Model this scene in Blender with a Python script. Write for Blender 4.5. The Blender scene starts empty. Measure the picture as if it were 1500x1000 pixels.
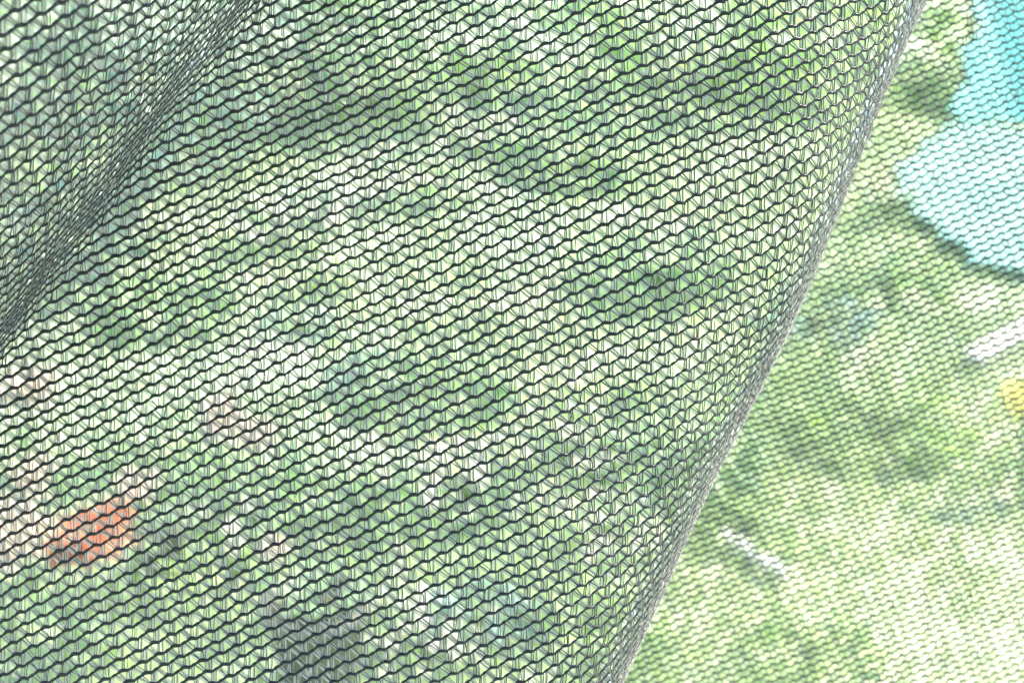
import bpy, math, random
import numpy as np
from mathutils import Vector, Matrix

rng = np.random.default_rng(11)
random.seed(11)
S = bpy.context.scene
COL = S.collection

# ------------------------------------------------------------------ helpers
def tag(o, label=None, cat=None, group=None, kind=None):
    if label: o['label'] = label
    if cat: o['category'] = cat
    if group: o['group'] = group
    if kind: o['kind'] = kind
    return o

def empty(name, loc, rz=0.0):
    o = bpy.data.objects.new(name, None)
    o.empty_display_size = 0.05
    COL.objects.link(o)
    o.location = loc
    o.rotation_euler = (0, 0, rz)
    return o

def copy_tree(o, parent=None):
    c = o.copy(); COL.objects.link(c)
    if parent is not None: c.parent = parent
    for ch in list(o.children): copy_tree(ch, c)
    return c

def np_mesh(name, verts, faces, mats, mat_idx=None, parent=None, smooth=True):
    """verts (n,3); faces (m,4) quads or list of polygons"""
    me = bpy.data.meshes.new(name)
    verts = np.asarray(verts, np.float32)
    if isinstance(faces, np.ndarray):
        m, k = faces.shape
        me.vertices.add(len(verts)); me.vertices.foreach_set('co', verts.ravel())
        me.loops.add(m * k); me.loops.foreach_set('vertex_index', faces.ravel().astype(np.int32))
        me.polygons.add(m)
        me.polygons.foreach_set('loop_start', np.arange(0, m * k, k, dtype=np.int32))
        me.polygons.foreach_set('loop_total', np.full(m, k, np.int32))
        if mat_idx is not None: me.polygons.foreach_set('material_index', mat_idx.astype(np.int32))
        me.polygons.foreach_set('use_smooth', np.full(m, smooth))
        me.update(calc_edges=True)
    else:
        me.from_pydata(verts.tolist(), [], faces)
        if mat_idx is not None:
            me.polygons.foreach_set('material_index', np.asarray(mat_idx, np.int32))
        me.polygons.foreach_set('use_smooth', [smooth] * len(me.polygons))
    for mt in (mats if isinstance(mats, (list, tuple)) else [mats]): me.materials.append(mt)
    o = bpy.data.objects.new(name, me); COL.objects.link(o)
    if parent is not None: o.parent = parent
    return o

class MB:
    def __init__(s): s.v = []; s.f = []; s.m = []
    def add(s, v, f, m=0):
        n = len(s.v); s.v += [tuple(p) for p in v]; s.f += [tuple(i + n for i in q) for q in f]; s.m += [m] * len(f)
    def lathe(s, prof, n=28, c=(0, 0, 0), m=0, wob=0.0):
        v = []; f = []
        for r, z in prof:
            for k in range(n):
                a = 2 * math.pi * k / n
                rr = r * (1 + wob * math.sin(3 * a + z * 9))
                v.append((c[0] + rr * math.cos(a), c[1] + rr * math.sin(a), c[2] + z))
        for i in range(len(prof) - 1):
            for k in range(n):
                f.append((i * n + k, i * n + (k + 1) % n, (i + 1) * n + (k + 1) % n, (i + 1) * n + k))
        s.add(v, f, m)
    def tube(s, pts, r, n=6, m=0):
        pts = [Vector(p) for p in pts]; v = []; f = []
        rr = r if isinstance(r, (list, tuple)) else [r] * len(pts)
        for i, p in enumerate(pts):
            t = (pts[min(i + 1, len(pts) - 1)] - pts[max(i - 1, 0)]).normalized()
            a = t.orthogonal().normalized(); b = t.cross(a)
            for k in range(n):
                th = 2 * math.pi * k / n
                v.append(p + (a * math.cos(th) + b * math.sin(th)) * rr[i])
        for i in range(len(pts) - 1):
            for k in range(n):
                f.append((i * n + k, i * n + (k + 1) % n, (i + 1) * n + (k + 1) % n, (i + 1) * n + k))
        f.append(tuple(range(n))[::-1]); f.append(tuple((len(pts) - 1) * n + k for k in range(n)))
        s.add(v, f, m)
    def leaf(s, base, d, nrm, L, W, fold=0.25, droop=0.25, m=0):
        base = Vector(base); d = Vector(d).normalized(); nrm = Vector(nrm)
        side = d.cross(nrm)
        if side.length < 1e-4: side = d.orthogonal()
        side.normalize(); up = side.cross(d).normalized()
        rows = [(0.0, 0.10), (0.22, 0.72), (0.5, 1.0), (0.78, 0.66), (1.0, 0.05)]
        v = []; f = []
        for t, w in rows:
            c = base + d * (L * t) - up * (droop * L * t * t)
            hw = W * 0.5 * w
            v += [c - side * hw + up * (fold * hw), c, c + side * hw + up * (fold * hw)]
        for i in range(len(rows) - 1):
            a = i * 3
            f += [(a, a + 1, a + 4, a + 3), (a + 1, a + 2, a + 5, a + 4)]
        s.add(v, f, m)
    def build(s, name, mats, parent=None, smooth=True):
        return np_mesh(name, np.array(s.v), s.f, mats, s.m, parent, smooth)

# ------------------------------------------------------------------ materials
def new_mat(name):
    m = bpy.data.materials.new(name); m.use_nodes = True
    nt = m.node_tree; nt.nodes.clear()
    out = nt.nodes.new('ShaderNodeOutputMaterial')
    return m, nt, out

def noise_ramp(nt, scale, cols, detail=4, coord='Object', rough=0.6):
    tc = nt.nodes.new('ShaderNodeTexCoord'); no = nt.nodes.new('ShaderNodeTexNoise')
    no.inputs['Scale'].default_value = scale; no.inputs['Detail'].default_value = detail
    no.inputs['Roughness'].default_value = rough
    nt.links.new(tc.outputs[coord], no.inputs['Vector'])
    r = nt.nodes.new('ShaderNodeValToRGB')
    els = r.color_ramp.elements
    while len(els) < len(cols): els.new(0.5)
    for e, (p, c) in zip(els, cols): e.position = p; e.color = (*c, 1)
    nt.links.new(no.outputs['Fac'], r.inputs['Fac'])
    return r, no

def plain_mat(name, c1, c2, scale=8, rough=0.6, spec=0.4, bump=0.0):
    m, nt, out = new_mat(name)
    r, no = noise_ramp(nt, scale, [(0.3, c1), (0.7, c2)])
    p = nt.nodes.new('ShaderNodeBsdfPrincipled')
    p.inputs['Roughness'].default_value = rough
    p.inputs['Specular IOR Level'].default_value = spec
    nt.links.new(r.outputs['Color'], p.inputs['Base Color'])
    if bump:
        b = nt.nodes.new('ShaderNodeBump'); b.inputs['Strength'].default_value = bump; b.inputs['Distance'].default_value = 0.02
        nt.links.new(no.outputs['Fac'], b.inputs['Height']); nt.links.new(b.outputs['Normal'], p.inputs['Normal'])
    nt.links.new(p.outputs['BSDF'], out.inputs['Surface'])
    return m

def sage(c, k=0.18):
    g = 0.25*c[0] + 0.65*c[1] + 0.10*c[2]
    return tuple(x*(1 - k) + g*k for x in c)

def leaf_mat(name, c1, c2, trans=0.45, scale=14, tmul=(1.5, 1.6, 0.7)):
    m, nt, out = new_mat(name)
    if c1[1] > c1[0]: c1, c2 = sage(c1), sage(c2)
    r, no = noise_ramp(nt, scale, [(0.3, c1), (0.7, c2)])
    p = nt.nodes.new('ShaderNodeBsdfPrincipled'); p.inputs['Roughness'].default_value = 0.5
    nt.links.new(r.outputs['Color'], p.inputs['Base Color'])
    mu = nt.nodes.new('ShaderNodeMix'); mu.data_type = 'RGBA'; mu.blend_type = 'MULTIPLY'; mu.inputs[0].default_value = 1
    nt.links.new(r.outputs['Color'], mu.inputs[6]); mu.inputs[7].default_value = (*tmul, 1)
    t = nt.nodes.new('ShaderNodeBsdfTranslucent'); nt.links.new(mu.outputs[2], t.inputs['Color'])
    mx = nt.nodes.new('ShaderNodeMixShader'); mx.inputs[0].default_value = trans
    nt.links.new(p.outputs[0], mx.inputs[1]); nt.links.new(t.outputs[0], mx.inputs[2])
    nt.links.new(mx.outputs[0], out.inputs['Surface'])
    return m

def cord_mat():
    m, nt, out = new_mat('black_cord')
    r, no = noise_ramp(nt, 900, [(0.35, (0.004, 0.005, 0.005)), (0.7, (0.010, 0.012, 0.012))])
    p = nt.nodes.new('ShaderNodeBsdfPrincipled')
    nt.links.new(r.outputs['Color'], p.inputs['Base Color'])
    p.inputs['Roughness'].default_value = 0.33
    p.inputs['Specular IOR Level'].default_value = 0.25
    p.inputs['Sheen Weight'].default_value = 0.38; p.inputs['Sheen Roughness'].default_value = 0.25
    p.inputs['Sheen Tint'].default_value = (0.9, 0.93, 0.95, 1)
    nt.links.new(p.outputs[0], out.inputs['Surface'])
    return m

def tape_mat():
    m, nt, out = new_mat('translucent_tape')
    r, no = noise_ramp(nt, 350, [(0.3, (0.29, 0.288, 0.25)), (0.7, (0.42, 0.418, 0.37))], detail=2)
    tr = nt.nodes.new('ShaderNodeBsdfTransparent'); tr.inputs['Color'].default_value = (0.56, 0.57, 0.48, 1)
    di = nt.nodes.new('ShaderNodeBsdfDiffuse'); nt.links.new(r.outputs['Color'], di.inputs['Color'])
    tl = nt.nodes.new('ShaderNodeBsdfTranslucent'); nt.links.new(r.outputs['Color'], tl.inputs['Color'])
    dt = nt.nodes.new('ShaderNodeMixShader'); dt.inputs[0].default_value = 0.5
    nt.links.new(di.outputs[0], dt.inputs[1]); nt.links.new(tl.outputs[0], dt.inputs[2])
    mx = nt.nodes.new('ShaderNodeMixShader'); mx.inputs[0].default_value = 0.66
    nt.links.new(tr.outputs[0], mx.inputs[1]); nt.links.new(dt.outputs[0], mx.inputs[2])
    gl = nt.nodes.new('ShaderNodeBsdfGlossy'); gl.inputs['Roughness'].default_value = 0.28
    gl.inputs['Color'].default_value = (0.9, 0.9, 0.9, 1)
    fr = nt.nodes.new('ShaderNodeFresnel'); fr.inputs['IOR'].default_value = 1.25
    m2 = nt.nodes.new('ShaderNodeMixShader')
    nt.links.new(fr.outputs[0], m2.inputs[0])
    nt.links.new(mx.outputs[0], m2.inputs[1]); nt.links.new(gl.outputs[0], m2.inputs[2])
    nt.links.new(m2.outputs[0], out.inputs['Surface'])
    return m

CORD = cord_mat(); TAPE = tape_mat()

# ------------------------------------------------------------------ camera
PITCH = math.radians(20)
CAM = np.array([0.0, 0.0, 1.4])
RIGHT = np.array([1.0, 0, 0])
UP = np.array([0, math.sin(PITCH), math.cos(PITCH)])
FWD = np.array([0, math.cos(PITCH), -math.sin(PITCH)])
cd = bpy.data.cameras.new('camera'); cam = bpy.data.objects.new('camera', cd); COL.objects.link(cam)
cd.lens = 50; cd.sensor_width = 36; cd.clip_start = 0.01; cd.clip_end = 500
cam.location = CAM; cam.rotation_euler = (math.pi / 2 - PITCH, 0, 0)
cd.dof.use_dof = True; cd.dof.focus_distance = 0.398; cd.dof.aperture_fstop = 13.2
S.camera = cam
S.view_settings.view_transform = 'Standard'; S.view_settings.look = 'None'; S.view_settings.exposure = 2.2; S.view_settings.gamma = 1

# ------------------------------------------------------------------ the shade net
U = 0.4 / 2083.33                 # one net unit in metres (a stitch is 28.6 units, 5.5 mm)
Z0 = 2083.33
# cross-section of the draped sheet (across the folds), as (lateral angle*Z0, depth) then real lengths
prof = np.array([(-420, -560), (-200, -440), (0, -325), (60, -288), (125, -236), (180, -176), (222, -112), (247, -48), (261, 14), (274, 72),
                 (293, 108), (340, 128), (440, 106), (600, 64), (760, 30), (950, 5), (1080, 12), (1150, 32), (1200, 66),
                 (1229, 112), (1242, 175), (1246, 255), (1243, 370), (1236, 460), (1227, 530), (1220, 580), (1222, 622),
                 (1245, 650), (1310, 662), (1450, 668), (1700, 705), (2000, 780), (2300, 880)], float)
WC, QC = 889.0, 152.0
def dense_profile():
    p = prof.copy()
    d = np.r_[0, np.cumsum(np.hypot(*np.diff(p, axis=0).T))]
    # centripetal-like smooth: cubic hermite with finite-difference tangents
    n = 6000
    s = np.linspace(0, d[-1], n)
    m = np.gradient(p, d, axis=0)
    k = np.clip(np.searchsorted(d, s, side='right') - 1, 0, len(d) - 2)
    h = (d[k + 1] - d[k]); t = (s - d[k]) / h
    h00 = 2*t**3 - 3*t**2 + 1; h10 = t**3 - 2*t**2 + t; h01 = -2*t**3 + 3*t**2; h11 = t**3 - t**2
    q = h00[:, None]*p[k] + (h10*h)[:, None]*m[k] + h01[:, None]*p[k+1] + (h11*h)[:, None]*m[k+1]
    z = Z0 + q[:, 1]
    w3 = (q[:, 0] - WC) * z / Z0
    arc = np.r_[0, np.cumsum(np.hypot(np.diff(w3), np.diff(z)))]
    return arc, w3, z, q[:, 0]
ARC, W3, ZZ, WS = dense_profile()
T_CREASE = np.interp(263, WS[:3000], ARC[:3000])
i_sil = int(np.argmax(WS[:int(len(WS) * 0.6)])); T_SIL = ARC[i_sil]
T_REAR = ARC[np.argmax((ZZ > Z0 + 625))]
def sstep(x, a, b):
    t = np.clip((x - a) / (b - a), 0, 1); return t * t * (3 - 2 * t)
E2 = np.array([0.914, 0.407]); R2 = np.array([-0.407, 0.914])

def surf(t, v):
    """material coordinates (units) -> camera-space x (right), y (down), z (depth)"""
    # small wandering of the knit
    v0 = v
    t = t + 1.3*np.sin(v/61. + t/97.) + 1.0*np.sin(t/23.7 - v/31.3 + 1.) + 3.0*np.sin(t/260. + v/190.)
    v = v + 1.3*np.sin(t/71. - v0/53. + 2.) + 1.0*np.sin(t/27.1 + v0/21.9) + 3.5*np.sin(t/210. - v0/330. + .6)
    # the rows flatten a little towards the upper right of the front panel
    tf = np.clip(t - (T_CREASE + 560), 0, 700)
    v = v + 0.00010 * tf**2 * (1 - sstep(v0, -350, 350))
    g = 1 - sstep(t, T_CREASE + 120, T_CREASE + 620)
    rr = sstep(t, T_SIL + 60, T_REAR - 30)
    v = v * (1 - 0.23*rr)
    te = t + 0.21 * v * g
    te = np.where(te > T_SIL + 420, T_SIL + 420 + (te - T_SIL - 420)*0.78, te)
    w = np.interp(te, ARC, W3) - 0.21 * v * g
    z = np.interp(te, ARC, ZZ)
    bl = sstep(t, T_SIL - 420, T_SIL - 60) * (1 - sstep(t, T_SIL + 450, T_SIL + 900))
    w = w + bl * (15 * np.exp(-((v + 262) / 260.)**2) - 7)
    z = z + rr * (0.09 * (v + 150)) + rr * 26*np.sin(v/300. + t/420.)
    # broad shallow undulation of the cloth
    z = z + (1 - 0.5*rr) * (7*np.sin(t/85. + v/140.) + 9*np.sin(v/120. - t/300. + 1.3) + 4*np.sin(t/48. - v/66.))
    x = E2[0]*w + R2[0]*v; y = E2[1]*w + R2[1]*v
    return np.stack([x, y, z], -1)

def frame(t, v):
    e = 1.5
    P = surf(t, v)
    dt = surf(t + e, v) - P; dv = surf(t, v + e) - P
    n = np.cross(dt, dv)
    n /= np.linalg.norm(n, axis=-1, keepdims=True) + 1e-9
    n = -n                     # towards the viewer on the front panel (z is depth)
    return P, n

LS, WSP = 28.6, 18.7
AX = np.array([0.656, -0.755]); BX = np.array([0.754, 0.66])

def mat_tv(i, j, a, b):
    A = (i + a) * LS; B = (j + b) * WSP
    return T_CREASE + A*AX[0] + B*BX[0], A*AX[1] + B*BX[1]

def wave(a):
    """sideways swing of a chain along one stitch (in row spacings)"""
    x = (a + 0.5) % 1.0 - 0.5
    return 0.078*np.sin(2*np.pi*x) + 0.030*np.sin(4*np.pi*x)

# choose cells that the picture (with a margin) can see
ii, jj = np.meshgrid(np.arange(-140, 190), np.arange(-140, 240), indexing='ij')
ii = ii.ravel().astype(float); jj = jj.ravel().astype(float)
tt, vv = mat_tv(ii, jj, 0.5, 0.5)
ok = (tt > 5) & (tt < ARC[-1] - 40)
ii, jj, tt, vv = ii[ok], jj[ok], tt[ok], vv[ok]
P = surf(tt, vv)
px = P[:, 0] * Z0 / P[:, 2] + 750; py = P[:, 1] * Z0 / P[:, 2] + 500
ok = (px > -190) & (px < 1690) & (py > -190) & (py < 1190)
ii, jj, tt, vv = ii[ok], jj[ok], tt[ok], vv[ok]
is_rear = tt > T_SIL + 330
print('net cells', len(ii), 'rear', int(is_rear.sum()))

def to_world(Pc):
    p = Pc * U
    return CAM + p[..., 0:1]*RIGHT - p[..., 1:2]*UP + p[..., 2:3]*FWD

class NetBuf:
    def __init__(s): s.v = []; s.f = []; s.m = []; s.n = 0
    def add(s, v, quads, mat):
        # v (N,K,3) ; quads (Q,4) local indexes
        N, K, _ = v.shape
        f = quads[None] + (np.arange(N) * K)[:, None, None] + s.n
        s.v.append(v.reshape(-1, 3)); s.f.append(f.reshape(-1, 4)); s.m.append(np.full(N * len(quads), mat))
        s.n += N * K
    def build(s, name, parent, origin):
        o = np_mesh(name, np.concatenate(s.v) - origin, np.concatenate(s.f), [CORD, TAPE], np.concatenate(s.m), parent)
        return o

def tube_quads(K, n):
    q = []
    for k in range(K - 1):
        for a in range(n):
            q.append((k*n + a, k*n + (a+1) % n, (k+1)*n + (a+1) % n, (k+1)*n + a))
    return np.array(q)

def path_frames(C, nrm):
    T = np.gradient(C, axis=1); T /= np.linalg.norm(T, axis=-1, keepdims=True) + 1e-9
    B = np.cross(T, nrm); B /= np.linalg.norm(B, axis=-1, keepdims=True) + 1e-9
    N = np.cross(B, T)
    return T, B, N

def add_tube(buf, C, nrm, r, n, mat=0, flat=1.0):
    T, B, N = path_frames(C, nrm)
    r = np.broadcast_to(np.asarray(r, float), C.shape[:2])
    th = 2*np.pi*np.arange(n)/n
    V = C[:, :, None, :] + r[:, :, None, None]*(B[:, :, None, :]*np.cos(th)[None, None, :, None] + N[:, :, None, :]*(flat*np.sin(th))[None, None, :, None])
    buf.add(to_world(V.reshape(len(C), -1, 3)), tube_quads(C.shape[1], n), mat)

def net_panel(name, sel, parent, origin, sides, ply=1.6, wt=1.0):
    i = ii[sel][:, None]; j = jj[sel][:, None]; N = len(i)
    buf = NetBuf()
    def R(lo, hi, k=1): return rng.uniform(lo, hi, (N, k))
    thick = 1 + 0.10*np.sin(i/7.3 + j/5.1) + R(-.09, .09)
    thick = thick*(1 + 0.2*(1 - sstep(mat_tv(i, j, .5, .5)[0], T_CREASE + 60, T_CREASE + 800)))
    # --- chain stitches: two plies twisted round each other
    a = np.linspace(-0.5, 0.5, 11)[None] + 0*i
    t, v = mat_tv(i, j, a, wave(a)); C, nr = frame(t, v)
    T, B, Nn = path_frames(C, nr)
    for ph in (0.0, math.pi):
        th = 2*np.pi*a + ph + 0.6
        off = B*(1.1*np.cos(th) + (0.35 if ph == 0 else -0.35))[..., None] + Nn*(0.45*np.sin(th))[..., None]
        add_tube(buf, C + off, nr, (ply + 0.2*np.sin(5*th))*thick, sides, flat=0.58)
    # --- the loop that binds each stitch
    a = np.linspace(-0.23, 0.25, 6)[None] + R(-.03, .03)
    t, v = mat_tv(i, j, a, wave(a) + 0.035*np.sin(np.linspace(0, 6.28, 6))[None]); C, nr = frame(t, v)
    h = 1.0*np.sin(np.linspace(0.15, 3.0, 6))[None] + R(-.3, .4)
    add_tube(buf, C + nr*h[..., None], nr, np.array([.8, 1.4, 1.75, 1.7, 1.35, .8])[None]*R(.85, 1.15), sides, flat=0.6)
    # a little nub under it
    a = np.linspace(0.05, 0.2, 4)[None] + R(-.04, .04)
    bb = wave(a) + np.array([0.0, .12, .2, .1])[None]*R(0.2, 1.1)
    t, v = mat_tv(i, j, a, bb); C, nr = frame(t, v)
    add_tube(buf, C, nr, np.array([.8, .8, .7, .5])[None] + 0*a, 4)
    # --- flat tapes laid zig-zag between this chain and the next
    def tape(a0, b0, a1, b1, wdt, tw, K=5):
        s = np.linspace(0, 1, K)[None]
        da0, da1 = R(-.035, .035), R(-.035, .035)
        aa = (a0 + da0)*(1 - s) + (a1 + da1)*s + R(-.035, .035)*np.sin(np.pi*s)
        bb = b0*(1 - s) + b1*s
        t, v = mat_tv(i, j, aa, bb); C, nr = frame(t, v)
        h = -0.9 + R(-1.2, 1.6)*np.sin(np.pi*s)
        C = C + nr*h[..., None]
        T, B, Nn = path_frames(C, nr)
        tw0 = rng.normal(0, tw, (N, 1)); tw1 = rng.normal(0, tw, (N, 1))
        ang = tw0*(1 - s) + tw1*s
        wv = B*np.cos(ang)[..., None] + Nn*np.sin(ang)[..., None]
        nv = np.cross(T, wv)
        wl = 1 + 0.55*(1 - sstep(mat_tv(i, j, .5, .5)[0] + .21*mat_tv(i, j, .5, .5)[1], T_CREASE - 10, T_CREASE + 260))
        w = wl*wt*wdt*np.where(R(0, 1) < .05, .2, R(.72, 1.2))*(0.72 + 0.28*np.sin(np.pi*np.clip(s, .05, .95)))
        cup = R(-.28, .28)
        V = np.stack([C - wv*w[..., None], C + nv*(cup*w)[..., None], C + wv*w[..., None]], 2)
        q = []
        for k in range(K - 1):
            for c in range(2): q.append((k*3 + c, k*3 + c + 1, (k+1)*3 + c + 1, (k+1)*3 + c))
        buf.add(to_world(V.reshape(N, -1, 3)), np.array(q), 1)
    tape(.12, .10, -.13, .96, 2.75, .38)
    tape(.37, .06, .11, 1.05, 2.75, .38)
    tape(.44, .06, .70, .90, 2.9, .38)
    tape(.64, .00, .90, .93, 2.7, .42)
    # --- thin filaments
    def fil(a0, b0, a1, b1, r, K=5):
        s = np.linspace(0, 1, K)[None]
        aa = (a0 + R(-.05, .05))*(1 - s) + (a1 + R(-.05, .05))*s + R(-.05, .05)*np.sin(np.pi*s)
        t, v = mat_tv(i, j, aa, b0*(1 - s) + b1*s); C, nr = frame(t, v)
        h = R(-.3, 1.4)*np.sin(np.pi*s)
        add_tube(buf, C + nr*h[..., None], nr, r*(.3 + .7*wt)*R(.8, 1.2) + 0*s, 3)
    fil(.22, .1, -.02, 1.0, .8)
    fil(.40, .05, .12, 1.05, .68)
    fil(.46, .04, .80, .90, .8)
    fil(.60, .00, .86, .90, .68)
    fil(.10, .1, -.16, .92, .6)
    # --- loose fibre ends that stand off the knit
    pick = rng.random(N) < 0.02
    if pick.any():
        ip, jp = i[pick], j[pick]; M = len(ip); sl = np.linspace(0, 1, 7)[None]
        aa = rng.uniform(0, 1, (M, 1)) + rng.uniform(-.5, .5, (M, 1))*sl + rng.uniform(-.3, .3, (M, 1))*sl**2
        bb = rng.uniform(-.1, .2, (M, 1)) + rng.uniform(-.7, .9, (M, 1))*sl
        t, v = mat_tv(ip, jp, aa, bb); C, nr = frame(t, v)
        C = C + nr*(1 + rng.uniform(1, 7, (M, 1))*np.sin(sl*1.6))[..., None]
        add_tube(buf, C, nr, .45 - .2*sl + 0*aa, 4)
    return buf.build(name, parent, origin)

origin = to_world(surf(np.array(T_CREASE + 600.), np.array(700.)))
net = empty('shade_net', origin)
tag(net, 'black knitted shade net with thin grey tapes, draped in folds before the whole garden', 'shade net')
fp = net_panel('front_panel', ~is_rear, net, origin, 5)
fp['label'] = 'sharp near panel of black net, creased at left and folded over at right'
rp = net_panel('rear_panel', is_rear, net, origin, 4, 1.35, 0.5)
rp['label'] = 'blurred finer looking panel of net running back behind the fold'

# ------------------------------------------------------------------ light
SUN_EL, SUN_AZ = math.radians(56), math.radians(64)   # azimuth from +Y towards +X
sd = bpy.data.lights.new('sun', 'SUN'); sun = bpy.data.objects.new('sun', sd); COL.objects.link(sun)
sd.energy = 3.4; sd.angle = math.radians(0.5); sd.color = (1.0, 0.92, 0.79)
to_sun = Vector((math.sin(SUN_AZ)*math.cos(SUN_EL), math.cos(SUN_AZ)*math.cos(SUN_EL), math.sin(SUN_EL)))
sun.rotation_euler = (-to_sun).to_track_quat('-Z', 'Y').to_euler(); sun.location = (0, 0, 5)
W = bpy.data.worlds.new('World'); S.world = W; W.use_nodes = True
nt = W.node_tree; nt.nodes.clear()
wo = nt.nodes.new('ShaderNodeOutputWorld'); bg = nt.nodes.new('ShaderNodeBackground'); sk = nt.nodes.new('ShaderNodeTexSky')
sk.sky_type = 'NISHITA'; sk.sun_disc = False; sk.sun_elevation = SUN_EL; sk.sun_rotation = SUN_AZ
bg.inputs['Strength'].default_value = 0.15
nt.links.new(sk.outputs[0], bg.inputs[0]); nt.links.new(bg.outputs[0], wo.inputs[0])

# ------------------------------------------------------------------ garden behind
def ray(X, Y):
    d = (X - 750)/2083.33*RIGHT - (Y - 500)/2083.33*UP + FWD
    return d
def gp(X, Y, h=0.0):
    d = ray(X, Y); s = (CAM[2] - h)/(-d[2]); p = CAM + d*s
    return Vector((p[0], p[1], h))
#GARDEN
# ground
m_ground, nt_, out_ = new_mat('ground_mat')
r1, no_ = noise_ramp(nt_, 2.2, [(0.36, sage((0.16, 0.26, 0.10))), (0.5, sage((0.30, 0.42, 0.20))), (0.62, (0.56, 0.56, 0.42))], detail=6)
r2, no2 = noise_ramp(nt_, 7, [(0.3, sage((0.42, 0.54, 0.26))), (0.7, (0.64, 0.68, 0.44))], detail=5)
# a paler ground patch with a noisy outline, right of the camera
geo = nt_.nodes.new('ShaderNodeNewGeometry'); ds = nt_.nodes.new('ShaderNodeVectorMath'); ds.operation = 'DISTANCE'
ds.inputs[1].default_value = (1.0, 2.15, 0); nt_.links.new(geo.outputs['Position'], ds.inputs[0])
nx = nt_.nodes.new('ShaderNodeTexNoise'); nx.inputs['Scale'].default_value = 2.6; nx.inputs['Detail'].default_value = 5
nt_.links.new(geo.outputs['Position'], nx.inputs['Vector'])
ma = nt_.nodes.new('ShaderNodeMath'); ma.operation = 'MULTIPLY_ADD'; ma.inputs[1].default_value = 0.9
nt_.links.new(nx.outputs['Fac'], ma.inputs[0]); nt_.links.new(ds.outputs['Value'], ma.inputs[2])
mr = nt_.nodes.new('ShaderNodeMapRange'); mr.inputs[1].default_value = 1.0; mr.inputs[2].default_value = 1.35
mr.inputs[3].default_value = 1; mr.inputs[4].default_value = 0
nt_.links.new(ma.outputs[0], mr.inputs[0])
mixg = nt_.nodes.new('ShaderNodeMix'); mixg.data_type = 'RGBA'
nt_.links.new(mr.outputs[0], mixg.inputs[0]); nt_.links.new(r1.outputs[0], mixg.inputs[6]); nt_.links.new(r2.outputs[0], mixg.inputs[7])
class _R: pass
r_ = _R(); r_.outputs = [mixg.outputs[2]]
p_ = nt_.nodes.new('ShaderNodeBsdfPrincipled'); p_.inputs['Roughness'].default_value = 0.9
nt_.links.new(r_.outputs[0], p_.inputs['Base Color']); nt_.links.new(p_.outputs[0], out_.inputs['Surface'])
xs = np.linspace(-1, 1, 61); g = np.sign(xs)*np.abs(xs)**2.2*60
gx, gy = np.meshgrid(g, g + 4, indexing='ij')
gz = 0.03*np.sin(gx*2.1 + gy)*np.cos(gy*1.7) * np.exp(-((gx)**2 + (gy - 4)**2)/80)
V = np.stack([gx, gy, gz], -1).reshape(-1, 3)
n = len(xs); F = np.array([(a*n + b, (a+1)*n + b, (a+1)*n + b + 1, a*n + b + 1) for a in range(n-1) for b in range(n-1)])
gr = np_mesh('ground', V, F, m_ground); tag(gr, 'mown sunlit garden ground, patchy green and pale', 'ground', kind='structure')

# grass
def grass(nb):
    d = rng.uniform(1.6, 9, nb); an = rng.uniform(-0.5, 0.5, nb)
    x = d*np.sin(an); y = d*np.cos(an)
    hh = rng.uniform(.03, .09, nb); th = rng.uniform(0, 6.28, nb); w = rng.uniform(.003, .006, nb)
    lx, ly = np.cos(th), np.sin(th); ln = rng.uniform(.1, .7, nb)*hh
    la = rng.uniform(0, 6.28, nb)
    b = np.stack([x, y, 0*x - .01], -1)
    s = np.stack([lx*w, ly*w, 0*x], -1); t = np.stack([np.cos(la)*ln, np.sin(la)*ln, hh], -1)
    V = np.stack([b - s, b + s, b + t*.55 + s*.7, b + t*.55 - s*.7, b + t + s*.1, b + t - s*.1], 1)
    q = np.array([(0, 1, 2, 3), (3, 2, 4, 5)])
    F = (q[None] + (np.arange(nb)*6)[:, None, None]).reshape(-1, 4)
    return V.reshape(-1, 3), F
M_GRASS = leaf_mat('grass_mat', (0.30, 0.42, 0.16), (0.48, 0.56, 0.28), 0.45, 3, (1.1, 1.2, .8))
V, F = grass(42000)
go = np_mesh('grass', V, F, M_GRASS); tag(go, 'short blurred green grass covering the garden ground', 'grass', kind='stuff')

M_LIME = leaf_mat('lime_leaf', (0.26, 0.42, 0.11), (0.40, 0.56, 0.18), tmul=(1.2, 1.3, .8))
M_MID = leaf_mat('mid_leaf', (0.20, 0.34, 0.13), (0.33, 0.48, 0.22), tmul=(1.2, 1.4, .9))
M_BLUE = leaf_mat('blue_leaf', (0.13, 0.25, 0.18), (0.22, 0.37, 0.28), 0.3, tmul=(1, 1.3, 1.1))
M_PALE = leaf_mat('pale_leaf', (0.40, 0.48, 0.28), (0.62, 0.66, 0.48), 0.4, tmul=(1.1, 1.1, .9))
M_STEM = plain_mat('stem_mat', (0.10, 0.18, 0.05), (0.18, 0.26, 0.08), 20)
M_BARK = plain_mat('bark_mat', (0.12, 0.09, 0.06), (0.25, 0.2, 0.15), 30, bump=.5)

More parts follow.
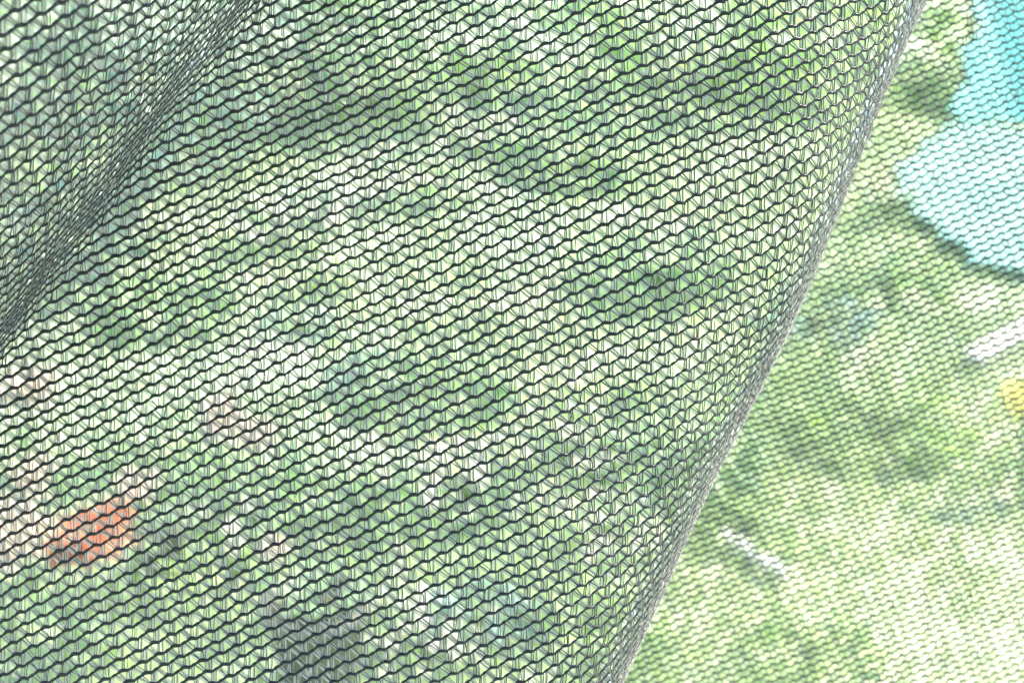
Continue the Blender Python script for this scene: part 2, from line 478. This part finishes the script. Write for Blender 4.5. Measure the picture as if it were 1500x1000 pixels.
def leafy(name, loc, R_, H, n, L, mat, label, cat, group=None, seed=0, stem=True, ratio=.45):
    rd = random.Random(seed)
    root = empty(name, loc, rd.uniform(0, 6.28))
    mb = MB()
    for k in range(n):
        a = rd.uniform(0, 6.283); rr = R_*math.sqrt(rd.random())
        zz = H*(0.12 + 0.88*rd.random()*(1 - 0.55*(rr/R_)**2))
        d = Vector((math.cos(a)*(.5 + rr/R_), math.sin(a)*(.5 + rr/R_), rd.uniform(-.2, .9)))
        nn = Vector((rd.gauss(0, .5), rd.gauss(0, .5), 1))
        mb.leaf((rr*.85*math.cos(a), rr*.85*math.sin(a), zz), d, nn, L*rd.uniform(.7, 1.25), L*ratio*rd.uniform(.8, 1.2), rd.uniform(.1, .4), rd.uniform(.1, .5))
    mb.build('foliage', mat, root)
    if stem:
        st = MB()
        for k in range(7):
            a = 6.283*k/7 + rd.uniform(-.3, .3); e = R_*rd.uniform(.4, .75)
            st.tube([(0, 0, -.01), (.3*e*math.cos(a), .3*e*math.sin(a), H*.35), (e*math.cos(a), e*math.sin(a), H*rd.uniform(.6, .85))], [.008, .006, .003], 5)
        st.build('stems', M_STEM, root)
    tag(root, label, cat, group)
    return root


def msz(X, Y, px, h=0.0):
    """metres that px photo pixels cover at the ground point seen there"""
    p = gp(X, Y, h); d = (np.array(p) - CAM) @ FWD
    return px * d / 2083.33

# --- back shrubs
k = 0
for x, y, r, h, mat, lab in [(-2.9, 7.0, .95, 1.3, M_MID, 'large mid green shrub at the back left of the garden'),
                        (-1.5, 7.4, .95, 1.2, M_BLUE, 'bluish green shrub at the back, second from the left'),
                        (-.2, 7.2, .95, 1.25, M_MID, 'mid green shrub at the back above the white blossoms'),
                        (1.1, 7.6, .9, 1.2, M_LIME, 'lime green shrub at the back between two darker ones'),
                        (2.1, 8.8, .9, 1.0, M_LIME, 'pale lime shrub at the back beside the hanging tarpaulin')]:
    leafy('shrub', (x, y, 0), r, h, 420, .16, mat, lab, 'shrub', 'shrubs along the back', seed=50 + k); k += 1

# --- leafy bed plants: X, Y of the base in the photo, radius and height there in photo pixels
def bed(name, X, Y, rp, hp, n, mat, label, cat='plant', group=None, lf=.55, ratio=.45):
    global k
    k += 1
    return leafy(name, gp(X, Y), msz(X, Y, rp), msz(X, Y, hp)*.7, n, msz(X, Y, rp)*lf*.8, mat, label, cat, group, seed=k, ratio=ratio)

DK = 'dark bluish plants in the bed'
bed('leafy_plant', 470, 330, 60, 95, 60, M_BLUE, 'dark bluish plant left of the white blossoms, upper middle', group=DK)
bed('leafy_plant', 590, 250, 45, 70, 50, M_BLUE, 'small dark bluish plant among the upper white blossoms', group=DK)
bed('leafy_plant', 545, 580, 70, 110, 70, M_BLUE, 'dark bluish plant in the centre of the near panel', group=DK)
bed('leafy_plant', 440, 500, 55, 80, 50, M_BLUE, 'dark bluish plant between the crease and the central one', group=DK)
bed('leafy_plant', 700, 930, 85, 110, 70, M_BLUE, 'wide dark bluish plant low in the middle of the garden', group=DK)
bed('leafy_plant', 1190, 480, 80, 60, 45, M_BLUE, 'dark bluish plant just right of the net fold', group=DK)
M_SHADE = leaf_mat('shade_leaf', (0.05, 0.12, 0.09), (0.10, 0.20, 0.15), 0.3, tmul=(1, 1.3, 1.1))
bed('leafy_plant', 60, 420, 190, 560, 170, M_SHADE, 'tall dark plant added as deep shade behind the upper left corner of the net', group=DK, lf=.4)  # added plant; the deep shade of this corner is put into its leaf colour
bed('leafy_plant', 300, 250, 90, 220, 90, M_BLUE, 'tall bluish plant behind the top of the crease', group=DK)
GR = 'green leafy plants in the bed'
bed('leafy_plant', 250, 480, 110, 130, 90, M_MID, 'green leafy plant behind the crease of the net', group=GR)
bed('leafy_plant', 640, 600, 120, 120, 90, M_MID, 'green leafy plant below the middle of the near panel', group=GR)
bed('leafy_plant', 850, 260, 110, 130, 90, M_MID, 'green leafy plant right of the upper white blossoms', group=GR)
bed('leafy_plant', 960, 420, 110, 120, 90, M_MID, 'green leafy plant left of the fold at mid height', group=GR)
bed('leafy_plant', 1000, 700, 120, 130, 90, M_MID, 'green leafy plant behind the lower half of the fold', group=GR)
bed('leafy_plant', 1290, 640, 120, 90, 55, M_LIME, 'lime plant left of the yellow flower', group='lime green plants in the bed')
bed('leafy_plant', 1300, 430, 90, 80, 50, M_MID, 'green leafy plant below the aqua sheet', group=GR)
bed('leafy_plant', 210, 720, 120, 130, 80, M_MID, 'green leafy plant above the red flower', group=GR)
bed('leafy_plant', 500, 760, 120, 120, 80, M_MID, 'green leafy plant above the dark pot', group=GR)
LM = 'lime green plants in the bed'
bed('leafy_plant', 460, 430, 60, 70, 60, M_LIME, 'small lime plant right of the crease', group=LM)
bed('leafy_plant', 700, 120, 80, 80, 60, M_LIME, 'lime plant at the top middle', group=LM)
bed('leafy_plant', 1130, 150, 90, 90, 60, M_LIME, 'lime plant behind the top of the fold', group=LM)
bed('leafy_plant', 1345, 150, 60, 80, 40, M_LIME, 'yellowish lime plant left of the hanging tarpaulin', group=LM)
bed('leafy_plant', 890, 620, 90, 80, 60, M_LIME, 'lime plant in the middle right of the near panel', group=LM)
bed('leafy_plant', 330, 860, 100, 90, 60, M_LIME, 'lime plant left of the large dark pot', group=LM)
bed('leafy_plant', 1080, 790, 80, 80, 60, M_LIME, 'lime plant behind the white stake', group=LM)
bed('leafy_plant', 1200, 965, 100, 60, 34, M_LIME, 'lime plant on the pale patch of ground, lowest right', group=LM)
bed('leafy_plant', 880, 930, 90, 90, 70, M_LIME, 'lime plant left of the fold at the bottom', group=LM)

# --- plants covered in white blossom
def blossoms(X, Y, rp, hp, label, seed):
    root = leafy('flowering_plant', gp(X, Y), msz(X, Y, rp), msz(X, Y, hp)*.8, 40, msz(X, Y, rp)*.5, M_MID, label, 'plant', 'white flowering plants', seed)
    rd = random.Random(seed); mb = MB(); R_ = msz(X, Y, rp); H = msz(X, Y, hp)
    for q in range(40):
        a = rd.uniform(0, 6.283); rr = 1.45*R_*rd.random()**.6
        c = Vector((rr*math.cos(a), rr*math.sin(a), H*(.45 + .5*rd.random()*(1 - .4*(rr/R_/1.45)**2))))
        ps = R_*rd.uniform(.09, .19)
        tilt = Vector((rd.gauss(0, .5), rd.gauss(-.4, .5), 1)).normalized()
        u = tilt.orthogonal().normalized(); w = tilt.cross(u)
        for p5 in range(5):
            th = 6.283*p5/5
            mb.leaf(c, u*math.cos(th) + w*math.sin(th) + tilt*.25, tilt, ps, ps*.75, .1, .2)
    mb.build('blossoms', M_WHITEPETAL, root)
M_WHITEPETAL = leaf_mat('white_petal', (0.58, 0.54, 0.40), (0.70, 0.67, 0.54), 0.4, tmul=(1, 1, .92))
for q, (X, Y, rp, hp, lab) in enumerate([
    (545, 170, 75, 80, 'white flowering plant at the top, right of the crease'),
    (620, 300, 80, 90, 'white flowering plant below the small dark bluish plant'),
    (760, 230, 75, 80, 'white flowering plant in the upper middle of the near panel'),
    (400, 370, 70, 80, 'white flowering plant just right of the crease'),
    (970, 130, 60, 60, 'white flowering plant near the top of the fold'),
    (690, 740, 90, 90, 'white flowering plant above the wide dark bluish plant'),
    (830, 690, 80, 90, 'white flowering plant left of the fold, lower middle'),
    (500, 870, 80, 70, 'white flowering plant right behind the large dark pot'),
    (620, 960, 80, 70, 'white flowering plant lowest in the middle'),
    (330, 800, 70, 80, 'white flowering plant right of the small dark pot'),
    (1300, 320, 40, 60, 'small white flowering plant between the fold and the aqua sheet'),
    (900, 800, 70, 70, 'white flowering plant behind the lower fold')]):
    blossoms(X, Y, rp, hp, lab, 300 + q)

# --- single big flowers
def petal_mat(name, a, b): return leaf_mat(name, a, b, .35, 25, (1, .9, .8))
M_RED = petal_mat('red_petal', (0.45, 0.12, 0.05), (0.56, 0.21, 0.10))
M_PEACH = petal_mat('peach_petal', (0.62, 0.46, 0.33), (0.72, 0.58, 0.45))
M_YEL = petal_mat('yellow_petal', (0.72, 0.66, 0.08), (0.80, 0.75, 0.18))
def flower(X, Y, base_px, rp, mat, label, group=None, seed=0):
    """blossom seen at X,Y; foot of the stem base_px lower in the photo"""
    rd = random.Random(seed)
    foot = gp(X, Y + base_px); d = ray(X, Y)
    sY = (foot.y - CAM[1])/d[1]; top = Vector(CAM + d*sY) - foot
    R_ = rp*sY/2083.33*1.0
    root = empty('flower', foot)
    st = MB(); st.tube([(0, 0, -.01), (top.x*.3, .01, top.z*.5), (top.x, top.y, top.z)], [.007, .006, .005], 6); st.build('stem', M_STEM, root)
    lf = MB()
    for q in range(7):
        a = rd.uniform(0, 6.28); z = top.z*rd.uniform(.1, .7)
        lf.leaf((0, 0, z), (math.cos(a), math.sin(a), .5), (0, 0, 1), R_*1.3, R_*.5, .2, .4)
    lf.build('leaves', M_MID, root)
    pt = MB(); ax = Vector((0, -.55, .83)); u = Vector((1, 0, 0)); w = ax.cross(u)
    for ring, (nn, rad, lift) in enumerate([(9, 1.0, .12), (8, .82, .45), (6, .58, .9)]):
        for q in range(nn):
            th = 6.283*(q + .4*ring)/nn + rd.uniform(-.1, .1)
            dd = u*math.cos(th) + w*math.sin(th) + ax*lift
            pt.leaf(top + ax*(.02*ring*R_*5), dd, ax, R_*rad*rd.uniform(.65, 1.25), R_*rad*rd.uniform(.4, .7), .25, rd.uniform(.05, .4))
    pt.build('petals', mat, root)
    ct = MB(); ct.lathe([(0, -.1*R_), (.16*R_, 0), (.17*R_, .12*R_), (.1*R_, .2*R_), (0, .22*R_)], 10, top + ax*R_*.08); ct.build('flower_centre', M_LIME, root)
    tag(root, label, 'flower', group)
OG = 'orange red flowers at the lower left'
flower(132, 785, 190, 66, M_RED, 'largest orange red flower at the lower left, beside the small dark pot', OG, 1)
flower(96, 806, 170, 40, M_RED, 'orange red flower touching the lower left of the largest one', OG, 11)
flower(166, 748, 180, 32, M_RED, 'smallest orange red flower, touching the upper right of the largest one', OG, 12)
PG = 'peach coloured flowers at the left'
flower(20, 780, 170, 62, M_PEACH, 'peach flower left of the orange red ones at the left edge', PG, 2)
flower(48, 700, 160, 40, M_PEACH, 'peach flower above the orange red ones near the left edge', PG, 8)
flower(40, 568, 150, 52, M_PEACH, 'peach flower highest at the left edge', PG, 3)
flower(325, 615, 150, 46, M_PEACH, 'peach flower farther right, under the crease', PG, 4)
flower(375, 640, 140, 34, M_PEACH, 'rightmost peach flower, touching its larger neighbour', PG, 9)
flower(200, 712, 160, 36, M_PEACH, 'peach flower above the small dark pot', PG, 5)
flower(400, 800, 120, 28, M_PEACH, 'small peach flower above the large dark pot', PG, 6)
flower(1498, 585, 150, 40, M_YEL, 'yellow flower at the right edge behind the rear net', seed=7)

# --- pots
M_POT = plain_mat('dark_plastic', (0.12, 0.115, 0.085), (0.17, 0.165, 0.125), 12, .5)
M_SOIL = plain_mat('soil', (0.04, 0.03, 0.02), (0.09, 0.07, 0.05), 60, .95, bump=.6)
def pot(X, Y, wp, hp, label, seed):
    p = gp(X, Y); R_ = msz(X, Y, wp)/2; H = msz(X, Y, hp)
    root = empty('plant_pot', p)
    b = MB(); b.lathe([(0, 0), (R_*.72, 0), (R_*.74, .01), (R_*.93, H*.86), (R_*1.03, H*.87), (R_*1.05, H), (R_*.96, H), (R_*.9, H*.85), (R_*.86, H*.8)], 32)
    b.build('pot_body', M_POT, root)
    so = MB(); so.lathe([(R_*.885, H*.82), (R_*.5, H*.86), (0, H*.87)], 24, wob=.02); so.build('soil', M_SOIL, root)
    rd = random.Random(seed); lf = MB()
    for q in range(16):
        a = rd.uniform(0, 6.28); lf.leaf((rd.gauss(0, R_*.3), rd.gauss(0, R_*.3), H*.85), (math.cos(a), math.sin(a), 1.2), (0, 0, 1), R_*1.1, R_*.4, .2, .4)
    lf.build('seedling', M_MID, root)
    tag(root, label, 'plant pot', 'dark plastic plant pots')
pot(470, 1010, 150, 150, 'large dark plastic pot at the bottom, below the white blossoms', 1)
pot(240, 838, 70, 80, 'small dark plastic pot right of the orange red flower', 2)

# --- turquoise tarpaulin slung up at the back, and a pale aqua sheet on the ground before it
def tarp_mat(name, a, b):
    m, nt, out = new_mat(name)
    r, no = noise_ramp(nt, 2.5, [(0.3, a), (0.7, b)], detail=5)
    p = nt.nodes.new('ShaderNodeBsdfPrincipled'); p.inputs['Roughness'].default_value = 0.5
    nt.links.new(r.outputs[0], p.inputs['Base Color'])
    t = nt.nodes.new('ShaderNodeBsdfTranslucent'); nt.links.new(r.outputs[0], t.inputs['Color'])
    mx = nt.nodes.new('ShaderNodeMixShader'); mx.inputs[0].default_value = 0.3
    nt.links.new(p.outputs[0], mx.inputs[1]); nt.links.new(t.outputs[0], mx.inputs[2]); nt.links.new(mx.outputs[0], out.inputs['Surface'])
    return m
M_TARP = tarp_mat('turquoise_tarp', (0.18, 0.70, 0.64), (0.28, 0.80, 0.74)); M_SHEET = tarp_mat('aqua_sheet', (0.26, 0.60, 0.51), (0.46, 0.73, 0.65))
def two_sided(name, P, mat, thick):
    nr2, nc = len(P) - 1, len(P[0]) - 1; v = []; f = []
    for lay in (0, 1):
        for row in P:
            for p in row: v.append(tuple(Vector(p) + Vector(thick)*lay))
    NV = (nr2 + 1)*(nc + 1)
    for lay in (0, 1):
        for a in range(nr2):
            for c in range(nc):
                t_ = (a*(nc+1) + c, a*(nc+1) + c + 1, (a+1)*(nc+1) + c + 1, (a+1)*(nc+1) + c)
                f.append(tuple(lay*NV + e for e in (t_ if lay == 0 else t_[::-1])))
    mb = MB(); mb.add(v, f); return mb.build(name, mat)
hang = gp(1500, 185)
P = []
for a in range(41):
    h = 1.15*(1 - a/40); row = []
    y0 = hang.y + .9*h
    dl = ray(1405 + 40*h + 10*math.sin(a*.8) + 6*math.sin(a*2.1), 100); x0 = dl[0]*(y0 - CAM[1])/dl[1]
    for c in range(31):
        x = x0 + c/30*(3.2 - x0)
        row.append((x, y0 + .022*math.sin(x*11 + .8*math.sin(h*5)) + .010*math.sin(x*23 + h*3), h + .02 + .02*math.sin(x*7)))
    P.append(row)
tarp = two_sided('tarpaulin', P, M_TARP, (0, -.003, .003))
for px_ in (2.55, 3.1):
    pm = MB(); pm.tube([(px_, hang.y + 1.08, -.02), (px_, hang.y + 1.07, .6), (px_, hang.y + 1.06, 1.2)], [.02, .019, .018], 8); pm.build('pole', M_BARK, tarp)
tag(tarp, 'turquoise tarpaulin slung up at the top right edge', 'tarpaulin')
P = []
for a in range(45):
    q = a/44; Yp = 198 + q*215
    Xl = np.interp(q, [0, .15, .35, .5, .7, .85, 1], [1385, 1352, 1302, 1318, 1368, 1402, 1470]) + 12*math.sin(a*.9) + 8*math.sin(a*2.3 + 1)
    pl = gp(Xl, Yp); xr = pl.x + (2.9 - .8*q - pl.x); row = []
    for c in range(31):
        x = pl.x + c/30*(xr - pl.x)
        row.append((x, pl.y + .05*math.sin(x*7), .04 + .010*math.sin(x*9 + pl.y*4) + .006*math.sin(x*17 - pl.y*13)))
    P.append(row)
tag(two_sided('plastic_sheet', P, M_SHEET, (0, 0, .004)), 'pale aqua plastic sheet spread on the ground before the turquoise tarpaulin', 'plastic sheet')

# --- white board and stake
M_WHITE = plain_mat('white_paint', (0.46, 0.46, 0.40), (0.68, 0.67, 0.60), 14, .6)
def board(name, X0, Y0, X1, Y1, wp, label, cat, h=.05):
    a = gp(X0, Y0, h); b2 = gp(X1, Y1, h); w = msz(X0, Y0, wp)/2
    d = (b2 - a).normalized(); s_ = Vector((-d.y, d.x, 0)); t_ = .012
    c = (a + b2)/2; L = (b2 - a).length/2
    prof_ = [(-w, 0), (-w, t_*1.6), (-w*.9, t_*2), (w*.9, t_*2), (w, t_*1.6), (w, 0)]
    v = []; f = []
    ends = [-L, -L*.97, 0, L*.9, L]; tp_ = [.9, 1, 1, 1, .35]
    for e, k_ in zip(ends, tp_):
        for y_, z_ in prof_: v.append(d*e + s_*(y_*k_) + Vector((0, 0, z_ - .01)))
    for i in range(len(ends) - 1):
        for q in range(6): f.append((i*6 + q, i*6 + (q+1) % 6, (i+1)*6 + (q+1) % 6, (i+1)*6 + q))
    f.append(tuple(range(6))[::-1]); f.append(tuple(24 + q for q in range(6)))
    mb = MB(); mb.add(v, f); o = mb.build(name, M_WHITE, smooth=False); o.location = c
    tag(o, label, cat)
board('garden_stake', 1060, 785, 1150, 845, 18, 'short white stake lying in the grass right of the fold', 'stake', .025)
board('wooden_board', 1424, 526, 1560, 446, 36, 'long white board lying above the yellow flower', 'board', .03)
